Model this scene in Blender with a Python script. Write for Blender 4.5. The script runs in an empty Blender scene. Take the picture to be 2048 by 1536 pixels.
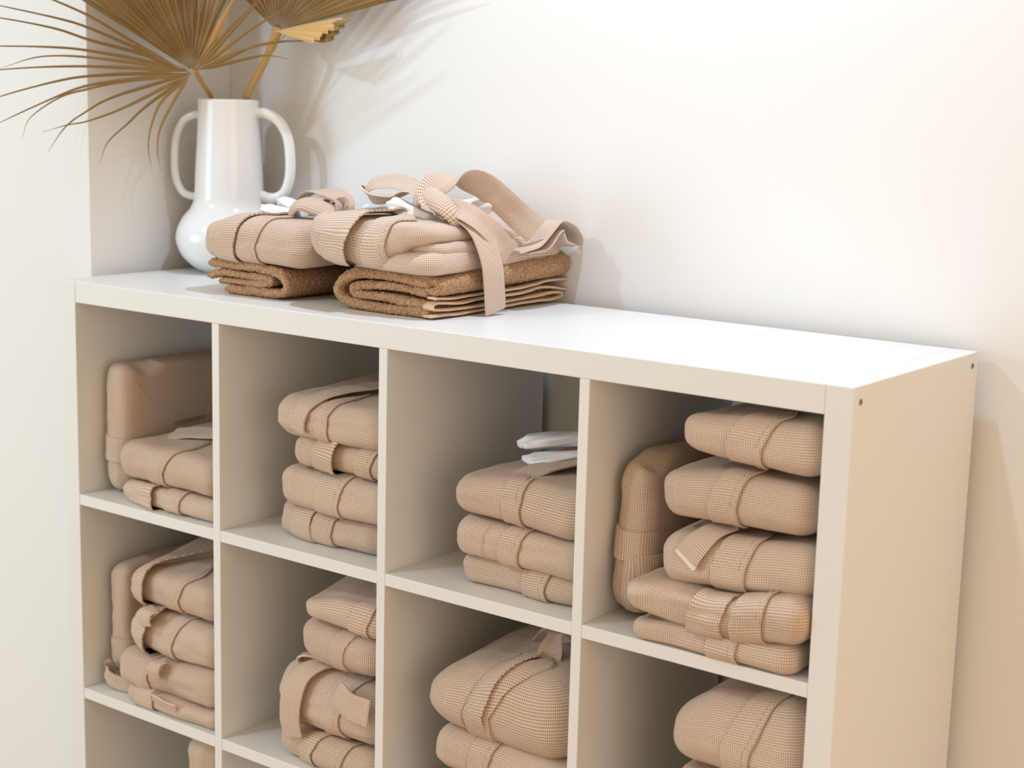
import bpy, math, random
import numpy as np
from mathutils import Vector, Matrix, noise

random.seed(7)
SC = bpy.context.scene
COL = SC.collection
HT = 1.466            # height of the shelf's top above the floor (m)
CM = 0.01

def W(x, y, z):
    """centimetres, measured from the shelf's top front left corner -> metres"""
    return Vector((x * CM, y * CM, z * CM + HT))

# ------------------------------------------------------------------ camera
cam_d = bpy.data.cameras.new('camera')
cam = bpy.data.objects.new('camera', cam_d)
COL.objects.link(cam)
SC.camera = cam
cam.location = W(223.252, -169.728, 31.776)
cam.rotation_euler = (1.39488, -0.02533, 0.64595)
cam_d.sensor_width = 36.0
cam_d.lens = 3180.6 / 2048 * 36.0
cam_d.clip_start = 0.05
cam_d.dof.use_dof = True
fw = cam.rotation_euler.to_matrix() @ Vector((0, 0, -1))
cam_d.dof.focus_distance = (W(80, 6, 2) - cam.location).dot(fw)
cam_d.dof.aperture_fstop = 5.0

# ------------------------------------------------------------------ light
wd = bpy.data.worlds.new('room_light')
SC.world = wd
wd.use_nodes = True
wd.node_tree.nodes['Background'].inputs[0].default_value = (1.0, 0.82, 0.58, 1)
wd.node_tree.nodes['Background'].inputs[1].default_value = 0.77

def lamp(name, kind, loc, target, power, color, **kw):
    d = bpy.data.lights.new(name, kind)
    d.energy = power
    d.color = color
    for k, v in kw.items():
        setattr(d, k, v)
    o = bpy.data.objects.new(name, d)
    COL.objects.link(o)
    o.location = loc
    o.rotation_euler = (Vector(target) - Vector(loc)).to_track_quat('-Z', 'Y').to_euler()
    return o

# ceiling spot almost above the shelf, right of the towels
lamp('ceiling_spot', 'SPOT', W(106, 4, 150), W(98, 17, 0), 66, (0.62, 0.76, 1.0),
     spot_size=math.radians(78), spot_blend=0.55, shadow_soft_size=0.03)
# ceiling spot in the room in front of the shelf
lamp('ceiling_spot_front', 'SPOT', W(-60, -230, 190), W(50, 10, -15), 84, (0.60, 0.80, 1.0),
     spot_size=math.radians(95), spot_blend=0.6, shadow_soft_size=0.07)
# cool fill light added at front left to brighten the front faces
lamp('cool_left_fill', 'AREA', W(-150, -260, 10), W(20, 0, -40), 40, (0.54, 0.80, 1.0),
     shape='DISK', size=1.6)
# warm fill light added on the right to lift the right-facing sides
lamp('warm_right_fill', 'AREA', W(300, -110, 0), W(110, 0, -50), 10, (1.0, 0.71, 0.55),
     shape='DISK', size=1.5)

SC.cycles.diffuse_bounces = 2

SC.view_settings.view_transform = 'Standard'
SC.view_settings.look = 'None'
SC.view_settings.exposure = -0.07
SC.view_settings.gamma = 1.0
SC.view_settings.use_curve_mapping = False

# ------------------------------------------------------------------ materials
def new_mat(name):
    m = bpy.data.materials.new(name)
    m.use_nodes = True
    nt = m.node_tree
    return m, nt, nt.nodes['Principled BSDF'], nt.links

def N(nt, t, **kw):
    n = nt.nodes.new(t)
    for k, v in kw.items():
        setattr(n, k, v)
    return n

def math_n(nt, op, a, b=None, c=None):
    n = N(nt, 'ShaderNodeMath', operation=op)
    for i, v in enumerate((a, b, c)):
        if v is None:
            continue
        if isinstance(v, (int, float)):
            n.inputs[i].default_value = v
        else:
            nt.links.new(v, n.inputs[i])
    return n.outputs[0]

def mix_col(nt, fac, a, b):
    n = N(nt, 'ShaderNodeMix', data_type='RGBA')
    if isinstance(fac, (int, float)):
        n.inputs[0].default_value = fac
    else:
        nt.links.new(fac, n.inputs[0])
    for s, v in ((6, a), (7, b)):
        if isinstance(v, tuple):
            n.inputs[s].default_value = (*v, 1)
        else:
            nt.links.new(v, n.inputs[s])
    return n.outputs[2]

def mat_waffle(name, ridge, pit_shade, pitch=0.31, rough=0.9):
    m, nt, b, L = new_mat(name)
    uv = N(nt, 'ShaderNodeUVMap')
    sp = N(nt, 'ShaderNodeSeparateXYZ')
    L.new(uv.outputs[0], sp.inputs[0])
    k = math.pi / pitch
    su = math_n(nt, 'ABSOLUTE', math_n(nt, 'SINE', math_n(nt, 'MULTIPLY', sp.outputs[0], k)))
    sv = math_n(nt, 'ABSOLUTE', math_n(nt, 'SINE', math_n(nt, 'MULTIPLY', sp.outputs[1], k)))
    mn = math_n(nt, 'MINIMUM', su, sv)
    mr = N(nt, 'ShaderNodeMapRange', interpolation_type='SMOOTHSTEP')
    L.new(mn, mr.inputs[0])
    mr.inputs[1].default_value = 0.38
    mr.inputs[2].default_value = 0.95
    tc = N(nt, 'ShaderNodeTexCoord')
    nz = N(nt, 'ShaderNodeTexNoise')
    nz.inputs['Scale'].default_value = 14
    nz.inputs['Detail'].default_value = 3
    L.new(tc.outputs['Object'], nz.inputs['Vector'])
    c = mix_col(nt, mr.outputs[0], ridge, pit_shade)  # hollows of the weave get their shade as a darker base colour
    dark = N(nt, 'ShaderNodeHueSaturation')
    L.new(math_n(nt, 'MULTIPLY_ADD', nz.outputs[0], 0.16, 0.92), dark.inputs['Value'])
    L.new(c, dark.inputs['Color'])
    L.new(dark.outputs[0], b.inputs['Base Color'])
    b.inputs['Roughness'].default_value = rough
    b.inputs['Specular IOR Level'].default_value = 0.15
    b.inputs['Sheen Weight'].default_value = 0.08
    bp = N(nt, 'ShaderNodeBump')
    bp.inputs['Strength'].default_value = 0.55
    bp.inputs['Distance'].default_value = 0.0012
    L.new(math_n(nt, 'SUBTRACT', 1.0, mr.outputs[0]), bp.inputs['Height'])
    L.new(bp.outputs[0], b.inputs['Normal'])
    return m

def mat_plain(name, color, rough=0.5, noise_amt=0.0, scale=40, bump=0.0, bscale=300, spec=0.5, dist=0.001):
    m, nt, b, L = new_mat(name)
    tc = N(nt, 'ShaderNodeTexCoord')
    nz = N(nt, 'ShaderNodeTexNoise')
    nz.inputs['Scale'].default_value = scale
    nz.inputs['Detail'].default_value = 4
    L.new(tc.outputs['Object'], nz.inputs['Vector'])
    h = N(nt, 'ShaderNodeHueSaturation')
    h.inputs['Color'].default_value = (*color, 1)
    L.new(math_n(nt, 'MULTIPLY_ADD', nz.outputs[0], 2 * noise_amt, 1 - noise_amt), h.inputs['Value'])
    L.new(h.outputs[0], b.inputs['Base Color'])
    b.inputs['Roughness'].default_value = rough
    b.inputs['Specular IOR Level'].default_value = spec
    if bump:
        n2 = N(nt, 'ShaderNodeTexNoise')
        n2.inputs['Scale'].default_value = bscale
        n2.inputs['Detail'].default_value = 2
        L.new(tc.outputs['Object'], n2.inputs['Vector'])
        bp = N(nt, 'ShaderNodeBump')
        bp.inputs['Strength'].default_value = bump
        bp.inputs['Distance'].default_value = dist
        L.new(n2.outputs[0], bp.inputs['Height'])
        L.new(bp.outputs[0], b.inputs['Normal'])
    return m

def mat_leaf(name, c1, c2):
    m, nt, b, L = new_mat(name)
    uv = N(nt, 'ShaderNodeUVMap')
    mp = N(nt, 'ShaderNodeMapping')
    mp.inputs['Scale'].default_value = (6.0, 0.15, 1)
    L.new(uv.outputs[0], mp.inputs[0])
    nz = N(nt, 'ShaderNodeTexNoise')
    nz.inputs['Scale'].default_value = 1.0
    nz.inputs['Detail'].default_value = 4
    L.new(mp.outputs[0], nz.inputs['Vector'])
    oi = N(nt, 'ShaderNodeObjectInfo')
    f = math_n(nt, 'ADD', math_n(nt, 'MULTIPLY', nz.outputs[0], 0.7), math_n(nt, 'MULTIPLY', oi.outputs['Random'], 0.35))
    L.new(mix_col(nt, f, c1, c2), b.inputs['Base Color'])
    b.inputs['Roughness'].default_value = 0.6
    b.inputs['Specular IOR Level'].default_value = 0.25
    return m

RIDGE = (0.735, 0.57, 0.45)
PIT_SHADE = (0.34, 0.22, 0.145)  # self-shadow of the weave's hollows, painted into the cloth colour
M_robe = mat_waffle('waffle_cotton', RIDGE, PIT_SHADE)
M_robe2 = mat_waffle('waffle_cotton_rosy', (0.775, 0.605, 0.49), (0.37, 0.245, 0.165))  # second colour is again the painted shade of the hollows
M_trim = mat_plain('cotton_piping', (0.72, 0.55, 0.42), 0.9, 0.06, 60, 0.3, 900, 0.1)
M_pale = mat_plain('pale_hem', (0.84, 0.72, 0.62), 0.9, 0.05, 90, 0.3, 900, 0.1)
M_terry = mat_plain('terry_cotton', (0.57, 0.34, 0.195), 0.95, 1.0, 330, 1.0, 420, 0.05, 0.005)
M_hem = mat_plain('towel_hem', (0.74, 0.54, 0.37), 0.9, 0.1, 200, 0.5, 700, 0.1)
M_satin = mat_plain('white_cotton', (0.88, 0.85, 0.84), 0.55, 0.02, 30, 0.1, 200, 0.3)
M_lacquer = mat_plain('white_lacquer', (0.83, 0.82, 0.80), 0.38, 0.01, 12, 0.02, 500, 0.4)
M_wall = mat_plain('white_wall_paint', (0.86, 0.85, 0.83), 0.75, 0.012, 3, 0.06, 260, 0.25)
M_floor = mat_plain('oak_floor', (0.52, 0.35, 0.21), 0.5, 0.2, 6, 0.05, 90, 0.3)
M_vase = mat_plain('white_glaze', (0.87, 0.87, 0.86), 0.16, 0.02, 60, 0.06, 90, 0.5)
M_metal = mat_plain('screw_steel', (0.35, 0.34, 0.30), 0.35, 0.1, 300, 0, 1, 0.6)
M_metal.node_tree.nodes['Principled BSDF'].inputs['Metallic'].default_value = 0.9
M_slot = mat_plain('screw_socket', (0.03, 0.03, 0.03), 0.7)
M_leaf = mat_leaf('dry_palm', (0.13, 0.08, 0.025), (0.44, 0.285, 0.115))
M_leaf2 = mat_leaf('dry_palm_orange', (0.55, 0.32, 0.11), (0.74, 0.49, 0.22))
M_stem = mat_leaf('dry_stem', (0.42, 0.24, 0.08), (0.60, 0.38, 0.16))

# ------------------------------------------------------------------ builders
def link_mesh(name, verts, faces, mat, parent=None, uvs=None, smooth=True, origin=None, sharp=0):
    """verts in centimetres (shelf frame) -> one mesh object. uvs: one (u, v) per face corner."""
    og = Vector(origin) if origin is not None else Vector((0, 0, 0))
    me = bpy.data.meshes.new(name)
    A = np.asarray([tuple(v) for v in verts], dtype=float)
    A = A * CM
    A[:, 2] += HT
    A -= np.array(og)
    me.from_pydata(A.tolist(), [], faces)
    if uvs is not None:
        lay = me.uv_layers.new(name='UVMap')
        flat = np.asarray(uvs, dtype=np.float32).ravel()
        lay.data.foreach_set('uv', flat)
    if smooth:
        me.polygons.foreach_set('use_smooth', [True] * len(me.polygons))
        if sharp:
            me.set_sharp_from_angle(angle=math.radians(sharp))
    me.materials.append(mat)
    me.update()
    o = bpy.data.objects.new(name, me)
    COL.objects.link(o)
    if parent is not None:
        o.parent = parent
        base = Vector((0, 0, 0))
        q = parent
        while q is not None:
            base += q.location
            q = q.parent
        o.location = og - base
    else:
        o.location = og
    return o

def thing(name, label, cat, base, group=None):
    o = bpy.data.objects.new(name, None)
    COL.objects.link(o)
    o.empty_display_size = 0.05
    o.location = W(*base)
    o['label'] = label
    o['category'] = cat
    if group:
        o['group'] = group
    return o

def box(name, x0, x1, y0, y1, z0, z1, mat, parent=None, bev=0.12):
    o = None
    v = [(x, y, z) for x in (x0, x1) for y in (y0, y1) for z in (z0, z1)]
    f = [(0, 1, 3, 2), (4, 6, 7, 5), (0, 4, 5, 1), (2, 3, 7, 6), (0, 2, 6, 4), (1, 5, 7, 3)]
    og = W((x0 + x1) / 2, (y0 + y1) / 2, (z0 + z1) / 2)
    o = link_mesh(name, v, f, mat, parent, None, False, og)
    if bev:
        b = o.modifiers.new('bevel', 'BEVEL')
        b.width = bev * CM
        b.segments = 2
        b.limit_method = 'ANGLE'
    return o

def interp(pts, x):
    if isinstance(pts, (int, float)):
        return pts
    if x <= pts[0][0]:
        return pts[0][1]
    for (a, va), (b, vb) in zip(pts, pts[1:]):
        if x <= b:
            t = (x - a) / (b - a)
            t = t * t * (3 - 2 * t)
            return va + (vb - va) * t
    return pts[-1][1]

def catmull(P, n):
    P = [Vector(p) for p in P]
    Q = [P[0] * 2 - P[1]] + P + [P[-1] * 2 - P[-2]]
    out = []
    for i in range(len(P) - 1):
        a, b, c, d = Q[i:i + 4]
        for k in range(n):
            t = k / n
            out.append(0.5 * ((2 * b) + (c - a) * t + (2 * a - 5 * b + 4 * c - d) * t * t + (3 * b - a - 3 * c + d) * t ** 3))
    out.append(P[-1])
    return out

class Slab:
    """A folded garment lying flat: a rounded slab whose surface is addressed by
    s (cm along its outline, 0 at the front left corner's right end, growing to the right)
    and t (cm over its rim, 0 at the rim's foot, rising over the front to the top)."""
    def __init__(s, w, d, h, rc=3.5, b=None, n=2.4, zb=0.0, hz=None, seed=0, amp=0.35, wr=0.18, yaw=0.0,
                 origin=(0, 0, 0), stand=False, skew=0.0, lean=0.0, sag=0.0, rise=0.0, dents=()):
        s.w, s.d, s.h, s.rc = w, d, h, rc
        s.b = b if b else h * 0.5
        s.n = n
        s.dents = dents
        s.zmin = min(v for _, v in zb) if isinstance(zb, list) else min(zb, 0.0)
        s.zb, s.hz, s.seed, s.amp, s.wr = zb, hz, seed, amp, wr
        s.yaw, s.o, s.stand, s.skew, s.lean, s.sag, s.rise = yaw, Vector(origin), stand, skew, lean, sag, rise
        K = 600
        th = np.linspace(-math.pi / 2, math.pi / 2, K)
        zz = 0.5 + 0.5 * np.sign(np.sin(th)) * np.abs(np.sin(th)) ** (2 / n)
        ins = s.b * (1 - np.abs(np.cos(th)) ** (2 / n))
        L = np.r_[0, np.cumsum(np.hypot(np.diff(zz * h), np.diff(ins)))]
        s.tz, s.ti, s.tl = zz, ins, L
        s.A = L[-1]
        s.emax = min(w, d) / 2 - 0.4
        s.tmax = s.A + s.emax - s.b
        s.tmin = -(s.emax - s.b)
        r = rc
        s.Lf, s.Ls = w - 2 * r, d - 2 * r
        s.Lc = r * math.pi / 2
        s.per = 2 * s.Lf + 2 * s.Ls + 4 * s.Lc

    def plan(s, q, e):
        q = q % s.per
        r0 = max(s.rc, e)
        r = max(s.rc - e, 0.0)
        w, d = s.w, s.d
        if q < s.Lf:
            k = q / s.Lf
            return r0 + k * (w - 2 * r0), e
        q -= s.Lf
        if q < s.Lc:
            a = -math.pi / 2 + q / s.rc
            return w - r0 + r * math.cos(a), r0 + r * math.sin(a)
        q -= s.Lc
        if q < s.Ls:
            k = q / s.Ls
            return w - e, r0 + k * (d - 2 * r0)
        q -= s.Ls
        if q < s.Lc:
            a = q / s.rc
            return w - r0 + r * math.cos(a), d - r0 + r * math.sin(a)
        q -= s.Lc
        if q < s.Lf:
            k = q / s.Lf
            return w - r0 - k * (w - 2 * r0), d - e
        q -= s.Lf
        if q < s.Lc:
            a = math.pi / 2 + q / s.rc
            return r0 + r * math.cos(a), d - r0 + r * math.sin(a)
        q -= s.Lc
        if q < s.Ls:
            k = q / s.Ls
            return e, d - r0 - k * (d - 2 * r0)
        q -= s.Ls
        a = math.pi + q / s.rc
        return r0 + r * math.cos(a), r0 + r * math.sin(a)

    def loc(s, q, t):
        if t < 0:
            e, zf = s.b - t, 0.0
        elif t > s.A:
            e, zf = s.b + t - s.A, 1.0
        else:
            e = float(np.interp(t, s.tl, s.ti))
            zf = float(np.interp(t, s.tl, s.tz))
        e = min(e, s.emax)
        x, y = s.plan(q, e)
        hh = s.h if s.hz is None else interp(s.hz, x)
        if s.rise:
            hh += s.rise * max(0.0, min(1.0, (y - 2) / 20.0))
        z = interp(s.zb, x) * max(0.0, 1 - y / (s.d * 1.0)) + zf * hh
        # soft folds
        sd = s.seed * 7.31
        v = noise.noise_vector(Vector((x * 0.11 + sd, y * 0.11, z * 0.16)))
        amp = s.amp
        x += v.x * amp
        y += v.y * amp * 1.3
        z += v.z * amp * (0.55 if zf > 0.3 else 0.15)
        if s.wr:
            g = noise.noise(Vector((x * 0.13 + sd, y * 0.2, z * 0.85 + sd)))
            g2 = noise.noise(Vector((x * 0.4 + sd, y * 0.4 + 3, z * 0.5)))
            f = 1.0 if e < s.b * 1.2 else 0.5
            y -= s.wr * (g * 1.3 + g2 * 0.5) * f
            z += s.wr * 0.5 * g2 * zf
        if s.sag:
            z -= s.sag * max(0.0, 1 - y / 9.0) ** 2
        for (px, py, pz, r, dx, dy, dz) in s.dents:
            g = math.exp(-((x - px) ** 2 + (y - py) ** 2 + (z - pz) ** 2) / (r * r))
            x += dx * g
            y += dy * g
            z += dz * g
        z = max(z, s.zmin + 0.02)
        x = min(max(x, 0.0), s.w)
        if s.stand:
            z = min(z, s.h)
        x += s.skew * z + s.lean * y
        return x, y, z

    def pt(s, q, t):
        x, y, z = s.loc(q, t)
        if s.stand:
            x, y, z = s.h - z, y, x
        c, sn = math.cos(s.yaw), math.sin(s.yaw)
        return Vector((s.o.x + c * x - sn * y, s.o.y + sn * x + c * y, s.o.z + z))

    def nrm(s, q, t, e=0.5):
        a = s.pt(q + e, t) - s.pt(q - e, t)
        b = s.pt(q, t + e) - s.pt(q, t - e)
        n = a.cross(b)
        if s.stand:
            pass
        return n.normalized() if n.length > 1e-9 else Vector((0, -1, 0))

    def mesh(s, name, mat, parent, step=0.7, usc=1.0):
        def seg(a, b, st):
            k = max(2, int(math.ceil((b - a) / st)))
            return list(np.linspace(a, b, k, endpoint=False))
        Q = []
        a = 0.0
        for i, L in enumerate((s.Lf, s.Lc, s.Ls, s.Lc, s.Lf, s.Lc, s.Ls, s.Lc)):
            st = step if i in (0, 7, 6, 1) else step * 2.2
            if L > 1e-6:
                Q += seg(a, a + L, min(st, L / 2))
            a += L
        T = list(np.linspace(s.tmin, -0.3, 12)) + list(np.linspace(0, s.A, max(10, int(s.A / 0.55)))) + \
            list(s.A + (s.tmax - s.A) * np.linspace(0.03, 1, 14) ** 1.2)
        nq, nt = len(Q), len(T)
        V = [s.pt(q, t) for t in T for q in Q]
        F, UV = [], []
        QQ = Q + [s.per]
        def uvf(q, t, flat):
            if flat == 0:
                return (q, t)
            e = min(s.b + (t - s.A if flat > 0 else -t), s.emax)
            x, y = s.plan(q, e)
            return (x - s.rc, s.A + y - s.b) if flat > 0 else (x - s.rc, s.b - y)
        for j in range(nt - 1):
            fl = 1 if T[j] >= s.A - 1e-6 else (-1 if T[j + 1] <= 1e-6 else 0)
            for i in range(nq):
                k = (i + 1) % nq
                F.append((j * nq + i, j * nq + k, (j + 1) * nq + k, (j + 1) * nq + i))
                UV += [uvf(QQ[i], T[j], fl), uvf(QQ[i + 1], T[j], fl), uvf(QQ[i + 1], T[j + 1], fl), uvf(QQ[i], T[j + 1], fl)]
        F.append(tuple(range(nq))[::-1])
        UV += [(Q[i], T[0]) for i in range(nq)][::-1]
        F.append(tuple((nt - 1) * nq + i for i in range(nq)))
        UV += [(Q[i], T[-1]) for i in range(nq)]
        return link_mesh(name, V, F, mat, parent, UV, True, s.pt(0, 0) * CM + Vector((0, 0, HT)))

    def strip(s, name, mat, parent, q0, q1, t0, t1, off0=0.35, off1=0.35, nrow=26, ncol=7, slope=0.0, slope1=None,
              bulge=0.0, uvrot=False):
        """a band of cloth lying on the slab from t0 to t1; its left edge floats off0, its right edge off1.
        slope moves the edges to the right as the band climbs onto the top."""
        if slope1 is None:
            slope1 = slope
        V, G = [], []
        for j in range(nrow):
            f = j / (nrow - 1)
            t = t0 + (t1 - t0) * f
            k = max(0.0, t - s.A * 0.45)
            a = q0 + slope * k
            b = q1 + slope1 * k
            row = []
            for i in range(ncol):
                g = i / (ncol - 1)
                q = a + (b - a) * g
                off = off0 + (off1 - off0) * g + bulge * math.sin(math.pi * g) * math.sin(math.pi * min(1, max(0, f)))
                ef = min(1.0, 4 * min(f, 1 - f) + 0.35)
                row.append((q, t, off * ef))
            G.append(row)
        th = 0.28
        idx = {}
        def add(q, t, o):
            v = s.pt(q, t) + s.nrm(q, t) * o
            v.z = max(v.z, s.o.z + s.zmin + 0.03)
            V.append(v)
            return len(V) - 1
        top, bot = [], []
        for row in G:
            top.append([add(q, t, o) for q, t, o in row])
            bot.append([add(q, t, o - th if o - th > 0.04 else -0.25) for q, t, o in row])
        F, UV = [], []
        def uvp(j, i):
            q, t, o = G[j][i]
            return (q - q0 + 0.1, t) if not uvrot else (t, q - q0)
        def quad(a, b, c, d, ja, ia, jb, ib, jc, ic, jd, id_):
            F.append((a, b, c, d))
            UV.extend([uvp(ja, ia), uvp(jb, ib), uvp(jc, ic), uvp(jd, id_)])
        for j in range(nrow - 1):
            for i in range(ncol - 1):
                quad(top[j][i], top[j][i + 1], top[j + 1][i + 1], top[j + 1][i], j, i, j, i + 1, j + 1, i + 1, j + 1, i)
                quad(bot[j][i], bot[j + 1][i], bot[j + 1][i + 1], bot[j][i + 1], j, i, j + 1, i, j + 1, i + 1, j, i + 1)
            quad(bot[j][0], top[j][0], top[j + 1][0], bot[j + 1][0], j, 0, j, 0, j + 1, 0, j + 1, 0)
            m = ncol - 1
            quad(top[j][m], bot[j][m], bot[j + 1][m], top[j + 1][m], j, m, j, m, j + 1, m, j + 1, m)
        for i in range(ncol - 1):
            quad(bot[0][i], bot[0][i + 1], top[0][i + 1], top[0][i], 0, i, 0, i + 1, 0, i + 1, 0, i)
            r = nrow - 1
            quad(top[r][i], top[r][i + 1], bot[r][i + 1], bot[r][i], r, i, r, i + 1, r, i + 1, r, i)
        return link_mesh(name, V, F, mat, parent, UV, True, V[0] * CM + Vector((0, 0, HT)), 50)

    def seam(s, name, mat, parent, q, t0, t1, rad=0.12, off=0.03, slope=0.0, n=26):
        P = []
        for j in range(n):
            t = t0 + (t1 - t0) * j / (n - 1)
            k = max(0.0, t - s.A * 0.45)
            qq = q + slope * k
            v = s.pt(qq, t) + s.nrm(qq, t) * off
            v.z = max(v.z, s.o.z + s.zmin + rad + 0.02)
            P.append(v)
        return tube(name, P, rad, mat, parent, sides=6)

def tube(name, P, rad, mat, parent=None, sides=8, radii=None, squash=1.0, origin=None):
    P = [Vector(p) for p in P]
    n = len(P)
    V, F, UV = [], [], []
    up = Vector((0.13, 0.2, 1)).normalized()
    prev = None
    acc = 0.0
    ls = []
    for i, p in enumerate(P):
        if i:
            acc += (P[i] - P[i - 1]).length
        ls.append(acc)
        d = (P[min(i + 1, n - 1)] - P[max(i - 1, 0)]).normalized()
        if prev is None:
            a = d.cross(up)
            if a.length < 0.05:
                a = d.cross(Vector((1, 0, 0)))
        else:
            a = prev - d * prev.dot(d)
        a.normalize()
        prev = a
        b = d.cross(a)
        r = radii[i] if radii else rad
        for k in range(sides):
            an = 2 * math.pi * k / sides
            V.append(p + a * (r * math.cos(an)) + b * (r * squash * math.sin(an)))
    for i in range(n - 1):
        for k in range(sides):
            m = (k + 1) % sides
            F.append((i * sides + k, i * sides + m, (i + 1) * sides + m, (i + 1) * sides + k))
            c = 2 * math.pi * rad / sides
            UV += [(k * c, ls[i]), ((k + 1) * c, ls[i]), ((k + 1) * c, ls[i + 1]), (k * c, ls[i + 1])]
    F.append(tuple(range(sides))[::-1])
    UV += [(0, 0)] * sides
    F.append(tuple((n - 1) * sides + k for k in range(sides)))
    UV += [(0, 0)] * sides
    return link_mesh(name, V, F, mat, parent, UV, True, P[0] * CM + Vector((0, 0, HT)))

def ribbon(name, P, Wd, width, mat, parent=None, thick=0.35, n=8, ncol=7, cup=0.0, edge=0.12, taper=None):
    """a belt: a strip of cloth along P whose width runs along the vectors Wd (one per point)"""
    C = catmull(P, n)
    D = catmull([Vector(w).normalized() for w in Wd], n)
    m = len(C)
    top, bot, V, F, UV = [], [], [], [], []
    acc, ls = 0.0, []
    for i in range(m):
        if i:
            acc += (C[i] - C[i - 1]).length
        ls.append(acc)
        tg = (C[min(i + 1, m - 1)] - C[max(i - 1, 0)]).normalized()
        w = D[i] - tg * D[i].dot(tg)
        w.normalize()
        nr = w.cross(tg).normalized()
        wd = width
        if taper:
            wd = width * interp(taper, i / (m - 1))
        ta, ba = [], []
        for k in range(ncol):
            g = k / (ncol - 1) * 2 - 1
            p = C[i] + w * (g * wd / 2) + nr * (cup * (1 - g * g))
            wob = noise.noise(p * 0.35) * 0.12
            h = thick / 2 + (edge if abs(g) > 0.6 and abs(g) < 0.9 else 0) * 0.5
            if abs(g) > 0.95:
                h *= 0.5
            V.append(p + nr * (h + wob)); ta.append(len(V) - 1)
            V.append(p - nr * (h - wob)); ba.append(len(V) - 1)
        top.append(ta); bot.append(ba)
    def uv(i, k):
        return (k / (ncol - 1) * width, ls[i])
    for i in range(m - 1):
        for k in range(ncol - 1):
            F.append((top[i][k], top[i + 1][k], top[i + 1][k + 1], top[i][k + 1]))
            UV += [uv(i, k), uv(i + 1, k), uv(i + 1, k + 1), uv(i, k + 1)]
            F.append((bot[i][k], bot[i][k + 1], bot[i + 1][k + 1], bot[i + 1][k]))
            UV += [uv(i, k), uv(i, k + 1), uv(i + 1, k + 1), uv(i + 1, k)]
        F.append((bot[i][0], bot[i + 1][0], top[i + 1][0], top[i][0]))
        UV += [uv(i, 0), uv(i + 1, 0), uv(i + 1, 0), uv(i, 0)]
        z = ncol - 1
        F.append((top[i][z], top[i + 1][z], bot[i + 1][z], bot[i][z]))
        UV += [uv(i, z), uv(i + 1, z), uv(i + 1, z), uv(i, z)]
    for r, fl in ((0, False), (m - 1, True)):
        for k in range(ncol - 1):
            f = (top[r][k], top[r][k + 1], bot[r][k + 1], bot[r][k])
            u = [uv(r, k), uv(r, k + 1), uv(r, k + 1), uv(r, k)]
            F.append(f[::-1] if fl else f)
            UV += u[::-1] if fl else u
    return link_mesh(name, V, F, mat, parent, UV, True, C[0] * CM + Vector((0, 0, HT)), 55)

def sheet(name, prof, thick, y0, y1, mat, parent, rise=None, jit=0.5, seed=0, rough=0.2, stepy=0.21, steps=0.2, xshift=None):
    """a layer of terry cloth: the profile (x, z) swept along the depth y"""
    C = catmull([Vector((x, 0, z)) for x, z in prof], 10)
    L = [0.0]
    for a, b in zip(C, C[1:]):
        L.append(L[-1] + (b - a).length)
    n = max(8, int(L[-1] / steps))
    S = np.linspace(0, L[-1], n)
    X = np.interp(S, L, [p.x for p in C])
    Z = np.interp(S, L, [p.z for p in C])
    tx, tz = np.gradient(X), np.gradient(Z)
    ln = np.hypot(tx, tz)
    nx, nz = -tz / ln, tx / ln
    ny = max(6, int((y1 - y0) / stepy))
    V, F = [], []
    for j in range(ny):
        f = j / (ny - 1)
        y = y0 + (y1 - y0) * f
        dist = min(y - y0, y1 - y)
        tf = math.sqrt(max(0.12, 1 - max(0.0, 1 - dist / (thick * 0.5)) ** 2))
        for side in (1, -1):
            for i in (range(n) if side == 1 else range(n - 1, -1, -1)):
                ends = min(S[i], L[-1] - S[i])
                ef = math.sqrt(max(0.15, 1 - max(0.0, 1 - ends / (thick * 0.5)) ** 2))
                h = thick / 2 * tf * ef * side
                x, z = X[i] + nx[i] * h, Z[i] + nz[i] * h
                zz = z
                if rise:
                    zz = z * (1 + (rise - 1) * f)
                yy = y + jit * noise.noise(Vector((S[i] * 0.18, seed * 3.3, 0))) * (1 - f) * 1.2
                lo = noise.noise_vector(Vector((x * 0.15 + seed, yy * 0.13, zz * 0.3)))
                hi = noise.noise_vector(Vector((x * 2.3, yy * 2.3, zz * 2.3 + seed)))
                zf = min(1.0, max(0.0, z / 1.2))
                V.append(Vector((x + lo.x * 0.3 + hi.x * rough, yy + hi.y * rough, max(0.02, zz + (lo.z * 0.35 * zf + hi.z * rough)))))
    m = 2 * n
    for j in range(ny - 1):
        for i in range(m):
            k = (i + 1) % m
            F.append((j * m + i, (j + 1) * m + i, (j + 1) * m + k, j * m + k))
    for j, fl in ((0, False), (ny - 1, True)):
        for i in range(n - 1):
            f = (j * m + i, j * m + i + 1, j * m + (m - 2 - i), j * m + (m - 1 - i))
            F.append(f[::-1] if fl else f)
    return link_mesh(name, V, F, mat, parent, None, True, V[0] * CM + Vector((0, 0, HT)))

# ------------------------------------------------------------------ the room
def struct(o):
    o['kind'] = 'structure'
    return o

struct(box('floor', -260, 420, -420, 41, -HT / CM - 4, -HT / CM, M_floor, None, 0))
struct(box('wall_back', -8, 420, 41.2, 51, -HT / CM, 150, M_wall, None, 0))
struct(box('wall_left', -260, -2.0, 8.0, 41.2, -HT / CM, 150, M_wall, None, 0.15))

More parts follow.
